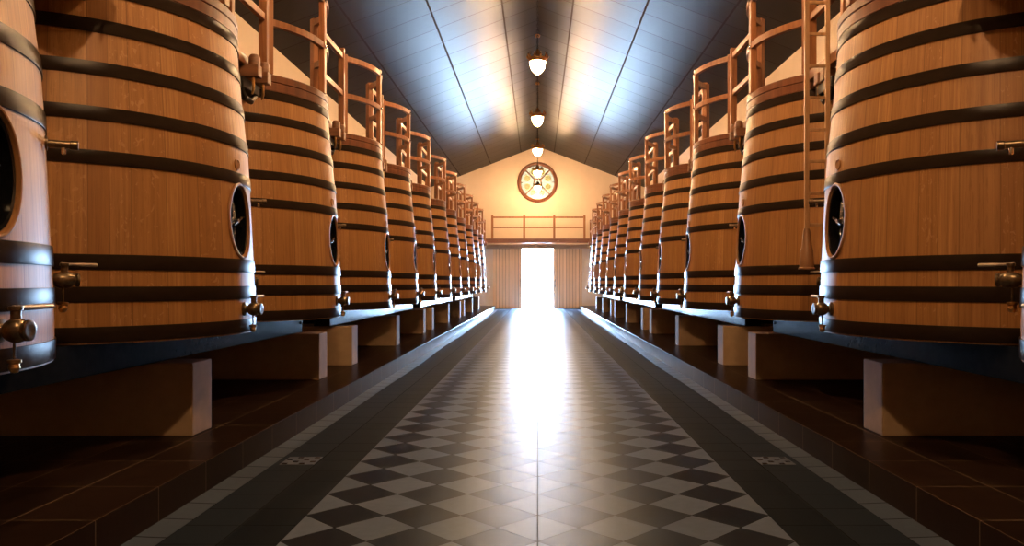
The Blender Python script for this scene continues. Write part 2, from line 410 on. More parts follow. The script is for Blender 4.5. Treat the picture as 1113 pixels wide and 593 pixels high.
bm = bmesh.new(); box(bm, -GUT_IN - 0.2, GUT_IN + 0.2, NEAR_Y, 40.2, -0.2, 0.0); struct('floor', bm, FLOOR)
for s in (-1, 1):
    # sloping gutter course between the floor border and the platform; its dip wanders a little along the hall
    bm = bmesh.new(); prev = None; N = 160
    for i in range(N + 1):
        y = NEAR_Y + (PLAT_END - NEAR_Y) * i / N
        wv = 0.012 * sin(y * 0.9) + 0.008 * sin(y * 0.37 + 1.0)
        wv *= min(1, max(0, (y - 6) / 8))
        xi = GUT_IN + wv
        row = [bm.verts.new(p) for p in ((s * xi, y, 0.002), (s * (xi + 0.05), y, 0.0035), (s * PLAT_X, y, 0.008), (s * PLAT_X, y, -0.02), (s * xi, y, -0.02))]
        if prev:
            for k in range(5): bm.faces.new((prev[k], prev[(k + 1) % 5], row[(k + 1) % 5], row[k]))
        else: bm.faces.new(row)
        prev = row
    bm.faces.new(prev)
    struct('trim_%d' % (1 if s < 0 else 2), bm, GUT)
    bm = bmesh.new()
    a, b = sorted((s * PLAT_X, s * (WALL_X)))
    box(bm, a, b, NEAR_Y, PLAT_END, 0.0, PLAT_Z, 0.012)
    struct('plinth', bm, PLAT)
    bm = bmesh.new(); a, b = sorted((s * (GUT_IN + 0.15), s * WALL_X)); box(bm, a, b, PLAT_END, 40.2, -0.2, 0.0); struct('floor_edge', bm, FLOOR)
    bm = bmesh.new(); a, b = sorted((s * WALL_X, s * (WALL_X + 0.3))); box(bm, a, b, NEAR_Y - 0.3, END_Y + 0.5, -0.2, EAVE_Z + 0.05)
    struct('wall_left' if s < 0 else 'wall_right', bm, PLASTER)
# ceiling: two thick slopes
bm = bmesh.new()
sec = [(-WALL_X - 0.4, RIDGE_Z - SLOPE * (WALL_X + 0.4)), (0, RIDGE_Z), (WALL_X + 0.4, RIDGE_Z - SLOPE * (WALL_X + 0.4)),
       (WALL_X + 0.4, RIDGE_Z - SLOPE * (WALL_X + 0.4) + 0.25), (0, RIDGE_Z + 0.25), (-WALL_X - 0.4, RIDGE_Z - SLOPE * (WALL_X + 0.4) + 0.25)]
r0 = [bm.verts.new((x, NEAR_Y - 0.3, z)) for x, z in sec]; r1 = [bm.verts.new((x, END_Y + 0.5, z)) for x, z in sec]
for k in range(6): bm.faces.new((r0[k], r0[(k + 1) % 6], r1[(k + 1) % 6], r1[k]))
for rr in (r0, r1):
    bm.faces.new((rr[0], rr[1], rr[4], rr[5])); bm.faces.new((rr[1], rr[2], rr[3], rr[4]))
struct('ceiling', bm, CEIL)

# far gable wall with a doorway and a round window opening
DOOR_HW, DOOR_H = 0.86, 3.10
WIN_Z, WIN_R = 6.54, 1.0
def gable(y0, y1, door, win):
    bm = bmesh.new()
    def zt(x): return RIDGE_Z - SLOPE * abs(x) + 0.05
    front = []
    xs = [-WALL_X]
    outer = [(-WALL_X, -0.2), (-DOOR_HW, -0.2), (-DOOR_HW, DOOR_H), (DOOR_HW, DOOR_H), (DOOR_HW, -0.2), (WALL_X, -0.2), (WALL_X, zt(WALL_X)), (0, zt(0)), (-WALL_X, zt(WALL_X))] if door else \
            [(-WALL_X, -0.2), (WALL_X, -0.2), (WALL_X, zt(WALL_X)), (0, zt(0)), (-WALL_X, zt(WALL_X))]
    loops = [outer]
    if win: loops.append([(WIN_R * cos(2 * PI * k / 48), WIN_Z + WIN_R * sin(2 * PI * k / 48)) for k in range(48)])
    edges = []
    for lp in loops:
        vs = [bm.verts.new((x, y0, z)) for x, z in lp]
        edges += [bm.edges.new((vs[i], vs[(i + 1) % len(vs)])) for i in range(len(vs))]
    res = bmesh.ops.triangle_fill(bm, use_beauty=True, use_dissolve=False, edges=edges)
    ext = bmesh.ops.extrude_face_region(bm, geom=[f for f in bm.faces])
    bmesh.ops.translate(bm, vec=(0, y1 - y0, 0), verts=[v for v in ext['geom'] if isinstance(v, bmesh.types.BMVert)])
    return bm
struct('wall_back', gable(END_Y, END_Y + 0.35, True, True), PLASTER)
struct('wall_front', gable(NEAR_Y - 0.3, NEAR_Y, False, False), DECKW)
bm = bmesh.new(); box(bm, -40, 40, 40.2, 110, -0.25, -0.02); tag(struct('ground', bm, GROUND))

# round stained-glass window
bm = bmesh.new(); lathe(bm, [(WIN_R - 0.13, -0.10), (WIN_R - 0.13, 0.03), (WIN_R - 0.09, 0.07), (WIN_R - 0.03, 0.09), (WIN_R + 0.02, 0.07), (WIN_R + 0.05, 0.02), (WIN_R + 0.05, 0.003), (WIN_R - 0.004, 0.003), (WIN_R - 0.004, -0.10)], 64, (0, -1, 0), close=True)
win = tag(mesh_obj('window_1', bm, RIMW, smooth=True, loc=(0, END_Y, WIN_Z)), kind='structure')
bm = bmesh.new(); bmesh.ops.create_circle(bm, cap_ends=True, segments=64, radius=WIN_R - 0.115, matrix=Matrix.Translation((0, 0.08, 0)) @ Matrix.Rotation(PI / 2, 4, 'X')); mesh_obj('window_pane', bm, PANE_C, win)
for k in range(4):
    bm = bmesh.new(); M = Matrix.Rotation(PI / 4 + k * PI / 2, 4, 'Y')
    box(bm, 0.20, WIN_R - 0.125, -0.02, 0.06, -0.035, 0.035, 0.008, M); mesh_obj('mullion', bm, RIMW, win)
bm = bmesh.new(); lathe(bm, [(0.15, -0.06), (0.15, 0.02), (0.215, 0.02), (0.215, -0.06)], 32, (0, -1, 0), close=True); mesh_obj('centre_ring', bm, RAILW, win)
for k in range(8):
    a = PI / 8 + k * PI / 4
    bm = bmesh.new(); lathe(bm, [(0.150, 0), (0.165, 0), (0.165, 0.02), (0.150, 0.02)], 24, (0, -1, 0), (0.58 * cos(a), 0.07, 0.58 * sin(a)), close=True)
    mesh_obj('rosette_lead', bm, BRASS, win)
    bm = bmesh.new(); bx = Matrix.Rotation(-(k * PI / 4), 4, 'Y')
    # short cusps that pinch each quarter into petals
    if k % 2 == 0:
        box(bm, WIN_R - 0.24, WIN_R - 0.125, -0.02, 0.06, -0.02, 0.02, 0.006, bx); mesh_obj('cusp', bm, RIMW, win)
    else: bm.free()

# plank doors hung inside the doorway, half open
for s, nm in ((-1, 'door_1'), (1, 'door_2')):
    a, b = sorted((s * 0.80, s * 2.30))
    bm = bmesh.new(); box(bm, a, b, 39.46, 39.53, 0.03, 3.09, 0.004)
    d = struct(nm, bm, PLANK)
    bm = bmesh.new(); hx = s * 0.90
    tube(bm, [(hx, 39.46, 1.15), (hx, 39.40, 1.17), (hx, 39.40, 1.47), (hx, 39.46, 1.49)], 0.018, 8); mesh_obj('door_handle', bm, IRON, d, True)
    for zz in (0.30, 2.75):
        bm = bmesh.new(); box(bm, a + 0.05, b - 0.05, 39.53, 39.57, zz, zz + 0.14, 0.006); mesh_obj('door_ledge', bm, PLANK, d)
bm = bmesh.new(); box(bm, -2.65, 2.65, 39.38, 39.60, 3.10, 3.30, 0.01); struct('trim_3', bm, mat_wood('pale_lintel_wood', (0.42, 0.24, 0.13), (0.5, 0.31, 0.18), (0.33, 0.18, 0.09), 0.5, 'x'))

# ------------------------------------------------------------------ oak vats
Z0 = BEAM_Z1 + 0.004                # foot of the vats, on the stand
def R(z):
    P = [(0.945, 1.236), (1.10, 1.239), (1.40, 1.229), (2.044, 1.2), (2.315, 1.184), (2.597, 1.154), (2.867, 1.127), (3.112, 1.108), (3.20, 1.103)]
    for (a, ra), (b, rb) in zip(P[:-1], P[1:]):
        if z <= b:
            u = (z - a) / (b - a); return ra + (rb - ra) * u
    return P[-1][1]
HOLE_Z, HOLE_A, HOLE_B = 1.775, 0.175, 0.262
VAT_TOP = 3.20
def vat_body(f):
    bm = bmesh.new()
    zs = [Z0 + (VAT_TOP - Z0) * i / 26 for i in range(27)]
    prof = [(0, 0.03), (R(Z0) - 0.06, 0.03), (R(Z0) - 0.05, 0.0)] + [(R(z), z - Z0) for z in zs] + [(R(VAT_TOP) - 0.05, VAT_TOP - Z0), (R(VAT_TOP) - 0.06, VAT_TOP - Z0 - 0.06), (0, VAT_TOP - Z0 - 0.06)]
    lathe(bm, prof, 128)
    body = mesh_obj('oak_body', bm, OAK)
    cut = bmesh.new(); t = bmesh.new()
    r0 = []; r1 = []
    for k in range(56):
        a = 2 * PI * k / 56
        for lst, xx, gs in ((r0, 1.06, 0.965), (r1, 1.40, 1.0)):
            lst.append(t.verts.new((f * xx, HOLE_A * gs * cos(a), HOLE_Z - Z0 + HOLE_B * gs * sin(a))))
    for k in range(56): t.faces.new((r0[k], r0[(k + 1) % 56], r1[(k + 1) % 56], r1[k]))
    t.faces.new(r0); t.faces.new(r1); merge(cut, t)
    co = mesh_obj('cutter', cut, OAK)
    mod = body.modifiers.new('hole', 'BOOLEAN'); mod.operation = 'DIFFERENCE'; mod.solver = 'EXACT'; mod.object = co
    dg = bpy.context.evaluated_depsgraph_get(); dg.update()
    me = bpy.data.meshes.new_from_object(body.evaluated_get(dg))
    body.modifiers.clear(); old = body.data; body.data = me; bpy.data.meshes.remove(old)
    cm = co.data; bpy.data.objects.remove(co); bpy.data.meshes.remove(cm)
    me.polygons.foreach_set('use_smooth', [True] * len(me.polygons)); me.set_sharp_from_angle(angle=math.radians(30))
    return body

HOOPS = [(3.112, 0.083), (2.867, 0.085), (2.597, 0.085), (2.315, 0.085), (2.044, 0.085), (1.399, 0.095), (1.202, 0.095), (0.958, 0.095)]
def polar(f, th, r, z=0.0):
    th = math.radians(th); return Vector((f * r * cos(th), r * sin(th), z))

def valve(root, f, th, z, length, big):
    """a bronze racking valve with lever and hanging cap, on the vat wall at angle th."""
    zl = z - Z0; r = R(z)
    d = polar(f, th, 1.0); p = lambda k, dz=0.0: d * (r + k) + Vector((0, 0, zl + dz))
    k = 1.0 if big else 0.85
    bm = bmesh.new()
    lathe(bm, [(0.050 * k, -0.004), (0.050 * k, 0.010), (0.030 * k, 0.014), (0.024 * k, 0.024), (0.030 * k, 0.030), (0.042 * k, 0.044), (0.049 * k, 0.062), (0.050 * k, length * 0.62), (0.045 * k, length * 0.76), (0.036 * k, length * 0.83), (0.036 * k, length * 0.88), (0.043 * k, length * 0.90), (0.043 * k, length * 0.98), (0.036 * k, length), (0.022 * k, length * 0.985), (0, length * 0.985)], 20, d, p(0))
    lathe(bm, [(0.020 * k, 0.0), (0.020 * k, 0.06 * k), (0.026 * k, 0.062 * k), (0.026 * k, 0.078 * k), (0, 0.08 * k)], 12, (0, 0, 1), p(length * 0.55, 0.02))
    v = mesh_obj('valve', bm, BRONZE, root, True)
    lv = Vector((-f * 0.10, 0.99, 0.0)).normalized() if big else (d * 0.5 + Vector((0, 0.87, 0))).normalized()
    a = p(length * 0.55, 0.02 + 0.072 * k)
    bm = bmesh.new()
    tube(bm, [a - lv * 0.02, a + lv * 0.05, a + lv * 0.11, a + lv * (0.27 if big else 0.20)], [0.010, 0.007, 0.010, 0.010], 8)
    mesh_obj('lever', bm, LEVER, v, True)
    bm = bmesh.new(); q = p(length * 0.5, -0.035)
    tube(bm, [q, q + Vector((0, 0, -0.085))], 0.006, 6)
    mesh_obj('drip_pipe', bm, BRONZE, v, True)
    bm = bmesh.new()
    lathe(bm, [(0, -0.135), (0.014, -0.133), (0.022, -0.115), (0.018, -0.098), (0.026, -0.094), (0.026, -0.082), (0, -0.078)], 12, (0, 0, 1), q)
    mesh_obj('drip_cap', bm, BRASS, v, True)

def make_vat(f):
    root = empty('wine_vat')
    b = vat_body(f); b.parent = root
    for z, w in HOOPS:
        bm = bmesh.new(); n = 128; h = 0.0065
        prof = [(R(z) - 0.004, z - Z0), (R(z) + h, z - Z0), (R(z) + h + 0.001, z - Z0 + 0.004), (R(z + w) + h + 0.001, z + w - Z0 - 0.004), (R(z + w) + h, z + w - Z0), (R(z + w) - 0.004, z + w - Z0)]
        lathe(bm, prof, n, close=True)
        a = math.radians(-52)                       # lapped joint with two rivets
        ho = mesh_obj('hoop', bm, HOOP, root, True)
    # red-brown rim that carries the walkway edge
    bm = bmesh.new(); a = 3.201 - Z0; e = RIM_TOP - Z0; r = R(3.2)
    lathe(bm, [(r - 0.06, a), (r + 0.006, a), (r + 0.006, a + 0.075), (r - 0.004, a + 0.082), (r + 0.006, a + 0.089), (r + 0.006, e - 0.012), (r - 0.006, e), (r - 0.06, e)], 128, close=True)
    mesh_obj('rim_board', bm, RIMW, root, True)
    # manhole: oak bevel, black door, chrome bar and clamp
    bm = bmesh.new(); t = bmesh.new(); rings = []
    for (gs, dx) in ((0.955, -0.035), (0.985, 0.0), (1.0, 0.012), (1.05, 0.014), (1.11, 0.008), (1.14, -0.012), (1.10, -0.035)):
        ring = []
        for k in range(64):
            an = 2 * PI * k / 64
            yy = HOLE_A * gs * cos(an) ; zz = HOLE_Z + (HOLE_B + (gs - 1) * HOLE_A) * sin(an) if gs > 1 else HOLE_Z + HOLE_B * gs * sin(an)
            rr = R(min(zz, VAT_TOP)); xx = math.sqrt(rr * rr - yy * yy) + dx
            ring.append(t.verts.new((f * xx, yy, zz - Z0)))
        rings.append(ring)
    for i in range(len(rings)):
        A, B = rings[i], rings[(i + 1) % len(rings)]
        for k in range(64): t.faces.new((A[k], A[(k + 1) % 64], B[(k + 1) % 64], B[k]))
    merge(bm, t)
    mh = mesh_obj('manhole_frame', bm, FRAMEW, root, True)
    bm = bmesh.new(); t = bmesh.new()
    prevr = None
    for gs, xx in ((0.96, 1.065), (0.96, 1.095), (0.90, 1.105), (0.80, 1.098), (0.0, 1.09)):
        ring = [t.verts.new((f * xx, HOLE_A * gs * cos(2 * PI * k / 48), HOLE_Z - Z0 + HOLE_B * gs * sin(2 * PI * k / 48))) for k in range(48)] if gs > 0 else [t.verts.new((f * xx, 0, HOLE_Z - Z0))]
        if prevr:
            for k in range(48):
                if len(ring) > 1: t.faces.new((prevr[k], prevr[(k + 1) % 48], ring[(k + 1) % 48], ring[k]))
                else: t.faces.new((prevr[k], prevr[(k + 1) % 48], ring[0]))
        prevr = ring
    merge(bm, t)
    dr = mesh_obj('manhole_door', bm, BLACK, root, True)
    bm = bmesh.new(); t = bmesh.new(); rings = []
    for gs, dx, fix in ((0.958, -0.006, None), (0.958, None, 1.092), (0.90, None, 1.092), (0.90, -0.012, None)):
        ring = []
        for k in range(64):
            an = 2 * PI * k / 64; yy = HOLE_A * gs * cos(an); zz = HOLE_Z + HOLE_B * gs * sin(an)
            xx = fix if fix else math.sqrt(R(zz) ** 2 - yy * yy) + dx
            ring.append(t.verts.new((f * xx, yy, zz - Z0)))
        rings.append(ring)
    for i in range(4):
        A, B = rings[i], rings[(i + 1) % 4]
        for k in range(64): t.faces.new((A[k], A[(k + 1) % 64], B[(k + 1) % 64], B[k]))
    merge(bm, t); mesh_obj('manhole_collar', bm, BLACK, root, True)
    zc = HOLE_Z - Z0
    bm = bmesh.new()
    for gs0, gs1, in ((0.80, 0.87),):
        t = bmesh.new(); A = []; B = []; D = []
        for k in range(48):
            an = 2 * PI * k / 48
            A.append(t.verts.new((f * 1.100, HOLE_A * gs0 * cos(an), zc + HOLE_B * gs0 * sin(an))))
            D.append(t.verts.new((f * 1.118, HOLE_A * (gs0 + gs1) / 2 * cos(an), zc + HOLE_B * (gs0 + gs1) / 2 * sin(an))))
            B.append(t.verts.new((f * 1.100, HOLE_A * gs1 * cos(an), zc + HOLE_B * gs1 * sin(an))))
        for k in range(48):
            k2 = (k + 1) % 48
            t.faces.new((A[k], A[k2], D[k2], D[k])); t.faces.new((D[k], D[k2], B[k2], B[k]))
        merge(bm, t)
    mesh_obj('door_rim', bm, CHROME, dr, True)
    bm = bmesh.new(); box(bm, *sorted((f * 1.115, f * 1.140)), -0.125, 0.125, zc - 0.022, zc + 0.022, 0.006); mesh_obj('clamp_bar', bm, STEEL, dr)
    bm = bmesh.new(); lathe(bm, [(0.030, 0), (0.030, 0.02), (0.016, 0.022), (0.016, 0.06), (0, 0.062)], 12, (f, 0, 0), (f * 1.138, 0, zc))
    tube(bm, [(f * 1.19, -0.07, zc - 0.03), (f * 1.19, 0.07, zc + 0.03)], 0.010, 8); mesh_obj('clamp_handle', bm, CHROME, dr, True)
    # oak plug above the manhole
    bm = bmesh.new(); z = 2.185; r = R(z)
    lathe(bm, [(0.042, -0.01), (0.042, 0.006), (0.036, 0.009), (0.031, 0.004), (0, 0.004)], 20, polar(f, -1, 1), polar(f, -1, r, z - Z0)); mesh_obj('oak_plug', bm, FRAMEW, root, True)
    # thermometer rod high on the far shoulder
    bm = bmesh.new(); d = polar(f, 29, 1.0); z = 1.985; p = d * R(z) + Vector((0, 0, z - Z0))
    lathe(bm, [(0.034, -0.004), (0.034, 0.008), (0.018, 0.010), (0.018, 0.10), (0.022, 0.105), (0.022, 0.135), (0, 0.137)], 14, d, p)
    rod = mesh_obj('sampling_cock', bm, BRONZE, root, True)
    bm = bmesh.new(); lathe(bm, [(0.010, 0), (0.010, -0.045), (0.006, -0.048), (0, -0.048)], 10, None, p + d * 0.075); mesh_obj('cock_spout', bm, CHROME, rod, True)
    valve(root, f, 45, 1.335, 0.15, False)
    valve(root, f, 0, 1.128, 0.13, True)
    return root

ORD = ['nearest', 'second', 'third', 'fourth', 'fifth', 'sixth', 'seventh', 'eighth', 'ninth', 'tenth', 'eleventh', 'twelfth and farthest']
SIDE = {-1: 'left', 1: 'right'}
VATS = {}
for s in (-1, 1):
    proto = make_vat(-s)
    for i, y in enumerate(VAT_Y):
        o = proto if i == 0 else copy_tree(proto)
        o.location = (s * VAT_X, y, Z0)
        if i == 0: lab = 'oak wine vat cropped by the %s edge of the photo, nearest in its row' % SIDE[s]
        elif i == 1: lab = 'largest fully shown oak wine vat on the %s, second in its row' % SIDE[s]
        else: lab = '%s oak wine vat from the camera in the %s row' % (ORD[i], SIDE[s])
        tag(o, lab, 'wine vat', 'oak wine vats in the %s row' % SIDE[s])
        VATS[(s, i)] = o

# ------------------------------------------------------------------ stands and piers
def y_of(s): return s
for s in (-1, 1):
    proto = None
    for gi, gc in enumerate(GROUPS):
        if proto is None:
            root = empty('vat_stand')
            for xa, xb in ((2.80, 3.02), (3.84, 4.06)):
                bm = bmesh.new(); a, b = sorted((s * xa, s * xb))
                box(bm, a, b, -3.42, 3.42, BEAM_Z0 + 0.002, BEAM_Z1, 0.006)
                o = mesh_obj('beam', bm, STEEL, root)
            for yy in (-3.1, -2.0, -0.62, 0.62, 2.0, 3.1):
                bm = bmesh.new(); a, b = sorted((s * 3.02, s * 3.84)); box(bm, a, b, yy - 0.06, yy + 0.06, BEAM_Z0 + 0.02, BEAM_Z1 - 0.01, 0.004); mesh_obj('joist', bm, STEEL, root)
            for yy in (-3.36, 3.36):
                bm = bmesh.new(); lathe(bm, [(0.020, 0), (0.020, 0.010), (0.013, 0.016), (0, 0.016)], 6, (-s, 0, 0), (s * 2.80, yy, 0.85)); mesh_obj('bolt', bm, IRON, root)
            proto = root; o = root
        else: o = copy_tree(proto)
        o.location = (0, gc, 0)
        nm = ['nearest', 'second', 'third', 'farthest'][gi]
        tag(o, '%s dark steel beam stand under three vats of the %s row' % (nm, SIDE[s]), 'vat stand', 'dark steel vat stands')
    proto = None; n = 0
    for gi, gc in enumerate(GROUPS):
        for k, dy in enumerate((-3.19, 0.08, 3.32)):
            if proto is None:
                bm = bmesh.new(); a, b = sorted((s * 2.52, s * 4.35)); box(bm, a, b, -0.165, 0.165, PLAT_Z, BEAM_Z0, 0.014)
                o = proto = mesh_obj('concrete_pier', bm, CONC)
            else: o = proto.copy(); COL.objects.link(o)
            o.location = (0, gc + dy, 0)
            where = ['near end', 'middle', 'far end'][k]
            tag(o, 'cream concrete pier under the %s of the %s %s stand' % (where, ['nearest', 'second', 'third', 'farthest'][gi], SIDE[s]), 'pier', 'cream concrete piers on the %s plinth' % SIDE[s])

# ------------------------------------------------------------------ walkway over the vats: railings, deck, brackets
Z_RT, Z_RB = 4.335, 4.405       # top rail
Z_MT, Z_MB = 3.835, 3.90        # middle rail
def make_curved(f):
    root = empty('curved_railing')
    b = RIM_TOP - RIM_TOP
    for th in (-45, 0, 45):
        bm = bmesh.new(); M = Matrix.Rotation(math.radians(th) if f > 0 else PI - math.radians(th), 4, 'Z')
        box(bm, RAIL_R - 0.03, RAIL_R + 0.03, -0.042, 0.042, 0.0, 4.425 - RIM_TOP, 0.007, M); p = mesh_obj('post', bm, RAILW, root)
        if th == 0:
            for zz in (1.0, 0.50):
                bm = bmesh.new(); lathe(bm, [(0, 0), (0.022, 0.0), (0.020, 0.010), (0.008, 0.016), (0, 0.016)], 10, (f, 0, 0), (f * (RAIL_R + 0.029), 0, zz)); mesh_obj('bolt_head', bm, CHROME, p, True)
    for nm, za, zb in (('top_rail', Z_RT, Z_RB), ('middle_rail', Z_MT, Z_MB)):
        for a0, a1 in ((-43, -2), (2, 43)):
            bm = bmesh.new(); arc_bar(bm, RAIL_R - 0.024, RAIL_R + 0.024, za - RIM_TOP, zb - RIM_TOP, a0, a1, f); mesh_obj(nm, bm, RAILW, root)
    return root
POST_DY = 0.885                 # a straight railing's end post, beside the curved railing's end post
CX = VAT_X - RAIL_R * 0.707     # line of the straight railings
SILL_Z0, SILL_Z1 = 3.255, 3.345
for s in (-1, 1):
    proto = make_curved(-s)
    for i, y in enumerate(VAT_Y):
        o = proto if i == 0 else copy_tree(proto)
        o.location = (s * VAT_X, y, RIM_TOP)
        if i == 0: lab = 'curved wooden railing on top of the cropped vat at the %s edge' % SIDE[s]
        else: lab = 'curved wooden railing on top of the %s vat of the %s row' % (ORD[i], SIDE[s])
        tag(o, lab, 'railing', 'curved railings on the vats')
    # straight railings across the gaps, on wooden brackets
    for i in range(12):
        ya = VAT_Y[i] + POST_DY
        yb = (VAT_Y[i + 1] - POST_DY) if i < 11 else 38.05
        root = empty('straight_railing', (s * CX, (ya + yb) / 2, 0)); L = (yb - ya) / 2
        posts = [-L, L] if i < 11 else [-L + 2 * L * k / 3 for k in range(4)]
        for yy in posts:
            bm = bmesh.new(); box(bm, -0.04, 0.04, yy - 0.032, yy + 0.032, SILL_Z1 + 0.001, 4.47, 0.007); mesh_obj('post', bm, RAILW, root)
        for nm, za, zb in (('top_rail', Z_RT, Z_RB), ('middle_rail', Z_MT, Z_MB)):
            for y0, y1 in zip(posts[:-1], posts[1:]):
                bm = bmesh.new(); box(bm, -0.024, 0.024, y0 + 0.032, y1 - 0.032, za, zb, 0.006); mesh_obj(nm, bm, RAILW, root)
        if i < 11:
            lab = 'straight wooden railing bridging the %s and %s vats of the %s row' % (ORD[i], ORD[i + 1].split(' ')[0], SIDE[s])
        else: lab = 'straight wooden railing from the last %s vat to the far gallery' % SIDE[s]
        tag(root, lab, 'railing', 'straight railings between the vats')
        # bracket: sill, two joist ends, iron clamp
        br = empty('walkway_bracket', (s * CX, (ya + yb) / 2, 0))
        hl = L + 0.03
        bm = bmesh.new(); box(bm, -0.045, 0.045, -hl, hl, SILL_Z0, SILL_Z1, 0.008); mesh_obj('sill', bm, RAILW, br)
        hung = (s == 1 and i == 1)          # the ladder hangs in front of this one
        for yy in ((-0.01, 0.14) if hung else (-0.12, 0.12) if i < 11 else (-2.0, 0.0, 2.0)):
            xa, xb = sorted((-s * (0.06 if hung else 0.16), s * 0.44))
            bm = bmesh.new(); box(bm, xa, xb, yy - 0.05, yy + 0.05, SILL_Z0 - 0.105, SILL_Z0, 0.010); j = mesh_obj('joist', bm, BLOCKW, br)
            hx = -s * (0.03 if hung else 0.10)
            bm = bmesh.new(); tube(bm, [(hx, yy, SILL_Z0 - 0.10), (hx, yy, SILL_Z0 - 0.20), (hx + s * 0.015, yy + 0.01, SILL_Z0 - 0.25)], [0.014, 0.013, 0.009], 8); mesh_obj('hook', bm, BRASS, j, True)
            if hung: continue
            bm = bmesh.new(); lathe(bm, [(0.05, 0.0), (0.05, 0.07), (0.036, 0.095), (0, 0.10)], 14, None, (-s * 0.11, yy, SILL_Z0)); mesh_obj('peg', bm, BLOCKW, j, True)
        if i < 11:
            bm = bmesh.new(); xa, xb = sorted((-s * 0.04, s * 0.36)); box(bm, xa, xb, -0.20, 0.20, SILL_Z0 - 0.20, SILL_Z0 - 0.108, 0.012)
            tube(bm, [(0, -0.17, SILL_Z0 - 0.2), (0, -0.08, SILL_Z0 - 0.27), (0, 0.08, SILL_Z0 - 0.27), (0, 0.17, SILL_Z0 - 0.2)], 0.03, 8)
            mesh_obj('clamp', bm, IRON, br)
            lab = 'wooden walkway bracket with iron clamp between %s and %s %s vats' % (ORD[i], ORD[i + 1].split(' ')[0], SIDE[s])
        else: lab = 'wooden walkway bracket beyond the last vat on the %s' % SIDE[s]
        tag(br, lab, 'bracket', 'walkway brackets between the vats')
    a, b = sorted((s * 3.06, s * 4.2))
    root = empty('walkway_deck', (0, 0, 0))
    for k in range(4):
        xa, xb = sorted((s * (3.06 + 0.285 * k), s * (3.06 + 0.285 * (k + 1) - 0.012)))
        bm = bmesh.new(); box(bm, xa, xb, 2.0, 38.0, RIM_TOP + 0.001, RIM_TOP + 0.041, 0.004); mesh_obj('plank', bm, DECKW, root)
    tag(root, 'plank walkway laid along the tops of the %s row of vats' % SIDE[s], 'walkway')

# gallery across the far wall
g = empty('gallery', (0, 38.6, 0))
bm = bmesh.new(); box(bm, -5.5, 5.5, -0.42, 0.78, 3.40, 3.50, 0.006); mesh_obj('deck', bm, DECKW, g)
bm = bmesh.new(); box(bm, -5.5, 5.5, -0.50, -0.42, 3.32, 3.54, 0.010); mesh_obj('fascia', bm, mat_wood('dark_red_fascia', (0.15, 0.045, 0.026), (0.2, 0.062, 0.034), (0.1, 0.028, 0.017), 0.42, 'x'), g)
for xx in (-1.05, -0.50, 0.50, 1.05, 2.0, -2.0):
    bm = bmesh.new(); lathe(bm, [(0.028, 0), (0.026, 0.012), (0.012, 0.02), (0, 0.02)], 10, (0, -1, 0), (xx, -0.50, 3.41)); mesh_obj('bolt_head', bm, CHROME, g, True)
tag(g, 'wooden gallery with dark red edge crossing above the doorway', 'gallery')
g = empty('gallery_railing', (0, 38.12, 3.54))
PX = [-2.26, -0.67, 0.83, 2.34]
for xx in PX:
    bm = bmesh.new(); box(bm, xx - 0.055, xx + 0.055, -0.035, 0.035, 0.0, 1.16, 0.008); mesh_obj('post', bm, RAILW, g)
for x0, x1 in zip(PX[:-1], PX[1:]):
    bm = bmesh.new(); box(bm, x0 + 0.055, x1 - 0.055, -0.026, 0.026, 1.02, 1.105, 0.008); mesh_obj('top_rail', bm, RAILW, g)
    bm = bmesh.new(); box(bm, x0 + 0.055, x1 - 0.055, -0.022, 0.022, 0.52, 0.58, 0.008); mesh_obj('middle_rail', bm, RAILW, g)
tag(g, 'wooden railing with four posts along the far gallery edge', 'railing')

# ------------------------------------------------------------------ ladder hung in the gap on the right
lad = empty('ladder', (2.474, 6.76, 1.44))
FOOTW = mat_wood('ladder_foot_wood', (0.24, 0.115, 0.05), (0.3, 0.15, 0.07), (0.17, 0.075, 0.03), 0.45)
for xx in (-0.092, 0.092):
    bm = bmesh.new(); box(bm, xx - 0.020, xx + 0.020, -0.014, 0.014, 0.12, 3.40, 0.006); rl = mesh_obj('side_rail', bm, LADW, lad)
    bm = bmesh.new()
    lathe(bm, [(0.024, 0.36), (0.030, 0.34), (0.046, 0.19), (0.056, 0.17), (0.062, 0.02), (0.072, 0.012), (0.072, 0.0), (0, 0.0)], 16, None, (xx, 0, 0)); mesh_obj('foot', bm, FOOTW, rl, True)
for k in range(11):
    bm = bmesh.new(); z = 0.38 + 0.281 * k
    box(bm, -0.074, 0.074, -0.010, 0.010, z, z + 0.028, 0.005); mesh_obj('rung', bm, LADW, lad)
bm = bmesh.new(); tube(bm, [(0.108, 0.0, 2.93), (0.118, 0.0, 2.986), (0.21, 0.0, 2.990), (0.222, 0.0, 2.90)], 0.009, 8); mesh_obj('hook', bm, IRON, lad, True)
tag(lad, 'pale wooden ladder hanging from the railing between two right-hand vats', 'ladder')

